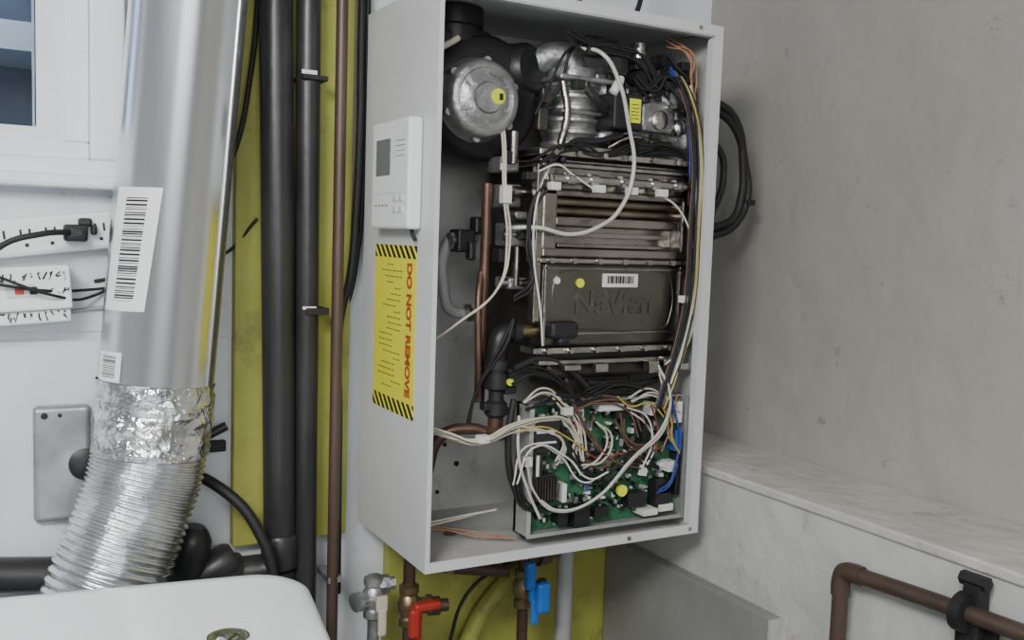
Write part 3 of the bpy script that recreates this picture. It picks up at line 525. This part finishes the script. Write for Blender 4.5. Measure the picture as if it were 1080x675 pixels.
cyls(v,'cross_pipes',[((.11,.16,-.06),(.20,.15,-.075),.009),((.12,.15,-.001),(.12,.15,-.06),.009),((.215,.13,-.05),(.275,.14,-.05),.012),((.235,.133,-.05),(.255,.137,-.05),.017)],'brownpipe')
gp=top('grey_condensate_pipe')
cyl(gp,'pipe',(.298,.15,-.002),(.298,.15,FLOOR),.0125,'pvc')
tube(None,'gas_line',[(.12,.225,-.45),(.16,.225,-.25),(.22,.225,-.14),(.33,.225,-.08),(.42,.225,-.05)],.014,'yellow',12)
tube(None,'flexible_cord',[(.40,.2,-.002),(.36,.18,-.035),(.30,.18,-.055),(.22,.2,-.085),(.16,.2,-.12),(.13,.2,-.2)],.0028,'rub')
# ------------------------------------------------------------------ right wall pipe
rp=top('wall_water_pipe')
xp=.430
tube(rp,'horizontal_run',[(xp,-.262,.027),(xp,-.40,.034),(xp,-.7,.04),(xp,-1.6,.05)],.0095,'brownpipe')
cyl(rp,'drop',(xp,-.250,.015),(xp,-.250,FLOOR),.0095,'brownpipe')
tube(rp,'elbow',[(xp,-.250,-.004),(xp,-.250,.014),(xp,-.2535,.024),(xp,-.264,.0275),(xp,-.28,.0282)],.0115,'brownpipe',14)
pc=top('pipe_hanger')
lathe(pc,'ring',(xp,-.405,.0345),(0,-1,0),[(.0125,0),(.021,.0),(.021,.012),(.0125,.012)],'rub')
boxes(pc,'hanger_bar',[((.432,.450),(-.425,-.405),(-.06,.065)),((.446,.457),(-.435,-.39),(-.01,.03))],'rub',.002)
cyls(pc,'nut',[((.438,-.40,.068),(.438,-.43,.068),.008)],'rub',6)
# ------------------------------------------------------------------ laundry sink
sk=top('laundry_sink')
def rrect(hw,hd,r,n=10):
    pts=[]
    for cx_,cy_,a in ((hw-r,hd-r,0),(-hw+r,hd-r,90),(-hw+r,-hd+r,180),(hw-r,-hd+r,270)):
        for i in range(n+1):
            t_=math.radians(a+90*i/n);pts.append((cx_+r*math.cos(t_),cy_+r*math.sin(t_)))
    return pts
bm=bmesh.new();rings=[]
hw,hd=.34,.27
for ins,z,r,oy in ((.0,-.09,.06,0),(0,-.012,.06,0),(.003,-.004,.06,0),(.010,0.0,.055,0),(.02,-.001,.05,0),(.03,-.004,.045,0)):
    rings.append([bm.verts.new((x,y+oy,z)) for x,y in rrect(hw-ins,hd-ins,r)])
n=len(rings[0])
for a,b_ in zip(rings,rings[1:]):
    for i in range(n):bm.faces.new((a[i],a[(i+1)%n],b_[(i+1)%n],b_[i]))
ba=[bm.verts.new((x,y-.10,-.005)) for x,y in rrect(hw-.05,hd-.145,.05)]
bb=[bm.verts.new((x,y-.10,-.02)) for x,y in rrect(hw-.057,hd-.152,.045)]
bc=[bm.verts.new((x,y-.10,-.25)) for x,y in rrect(hw-.09,hd-.185,.04)]
for a,b_ in ((rings[-1],ba),(ba,bb),(bb,bc)):
    for i in range(n):bm.faces.new((a[i],a[(i+1)%n],b_[(i+1)%n],b_[i]))
bm.faces.new(bc)
bot=[bm.verts.new((x*.9,y*.9,-.33)) for x,y in rrect(hw,hd,.06)]
for i in range(n):bm.faces.new((rings[0][i],rings[0][(i+1)%n],bot[(i+1)%n],bot[i]))
bm.faces.new(bot)
ang=math.radians(-8)
ex=Vector((math.cos(ang),math.sin(ang),0));ey=Vector((-math.sin(ang),math.cos(ang),0))
ctr=Vector((-.139,.032,.018))-ex*hw-ey*hd
MT=Matrix((ex,ey,(0,0,1))).transposed().to_4x4();MT.translation=ctr
bmesh.ops.recalc_face_normals(bm,faces=bm.faces)
bm.transform(MT);me=bpy.data.meshes.new('basin');bm.to_mesh(me);bm.free();o=fin(me,'basin',sk,'enamel',True)
k=o.modifiers.new('es','EDGE_SPLIT');k.split_angle=math.radians(50)
dc=(-.256,-.117,.0125)
lathe(sk,'chrome_ring',dc,(0,0,1),[(.020,0),(.020,.0025),(.017,.003),(.0135,.0015),(.011,.0015),(.009,.003),(.003,.0035)],'chrome',40)
boxes(sk,'legs',[((x-.015,x+.015),(y-.015,y+.015),(FLOOR,-.3)) for x,y in ((-.70,-.05),(-.25,-.1),(-.75,-.38),(-.3,-.42))],'white')
# ------------------------------------------------------------------ lights
lf=top('ceiling_light_fixture')
box(lf,'diffuser',(-1.25,-.65),(-1.5,-1.1),(CEIL-.04,CEIL-.02),'lamp',.005)
box(lf,'housing',(-1.28,-.62),(-1.53,-1.07),(CEIL-.02,CEIL),'white',.005)
def area(name,loc,tgt,size,e,col):
    l=bpy.data.lights.new(name,'AREA');l.energy=e;l.size=size;l.color=col
    o=bpy.data.objects.new(name,l);COL.objects.link(o);o.location=loc
    o.rotation_euler=(Vector(tgt)-Vector(loc)).to_track_quat('-Z','Y').to_euler();TOPS.append(o);return o
area('ceiling_lamp_light',(-.95,-1.0,1.08),(-.22,.15,.25),.5,29,(1,.99,.97))
area('room_fill_light',(-.5,-2.1,.8),(-.1,.1,.2),1.1,16,(.99,.99,1))
wd=bpy.data.worlds.new('World');S.world=wd;wd.use_nodes=True
bg=wd.node_tree.nodes['Background'];bg.inputs[0].default_value=(.65,.78,1,1);bg.inputs[1].default_value=3
# ------------------------------------------------------------------ raise to floor = 0, camera
for o in TOPS:o.location.z+=1.1
f=Vector((.4838,.8710,-.0850)).normalized();r=Vector((.8751,-.4828,.0342)).normalized();u=r.cross(f).normalized();r=f.cross(u)
cam=bpy.data.cameras.new('camera');cam.sensor_fit='HORIZONTAL';cam.sensor_width=36;cam.lens=994.09/1080*36;cam.clip_start=.02
co=bpy.data.objects.new('camera',cam);COL.objects.link(co)
mw=Matrix((r,u,-f)).transposed().to_4x4();mw.translation=(-.4521,-1.0097,.4039+1.1);co.matrix_world=mw
S.camera=co
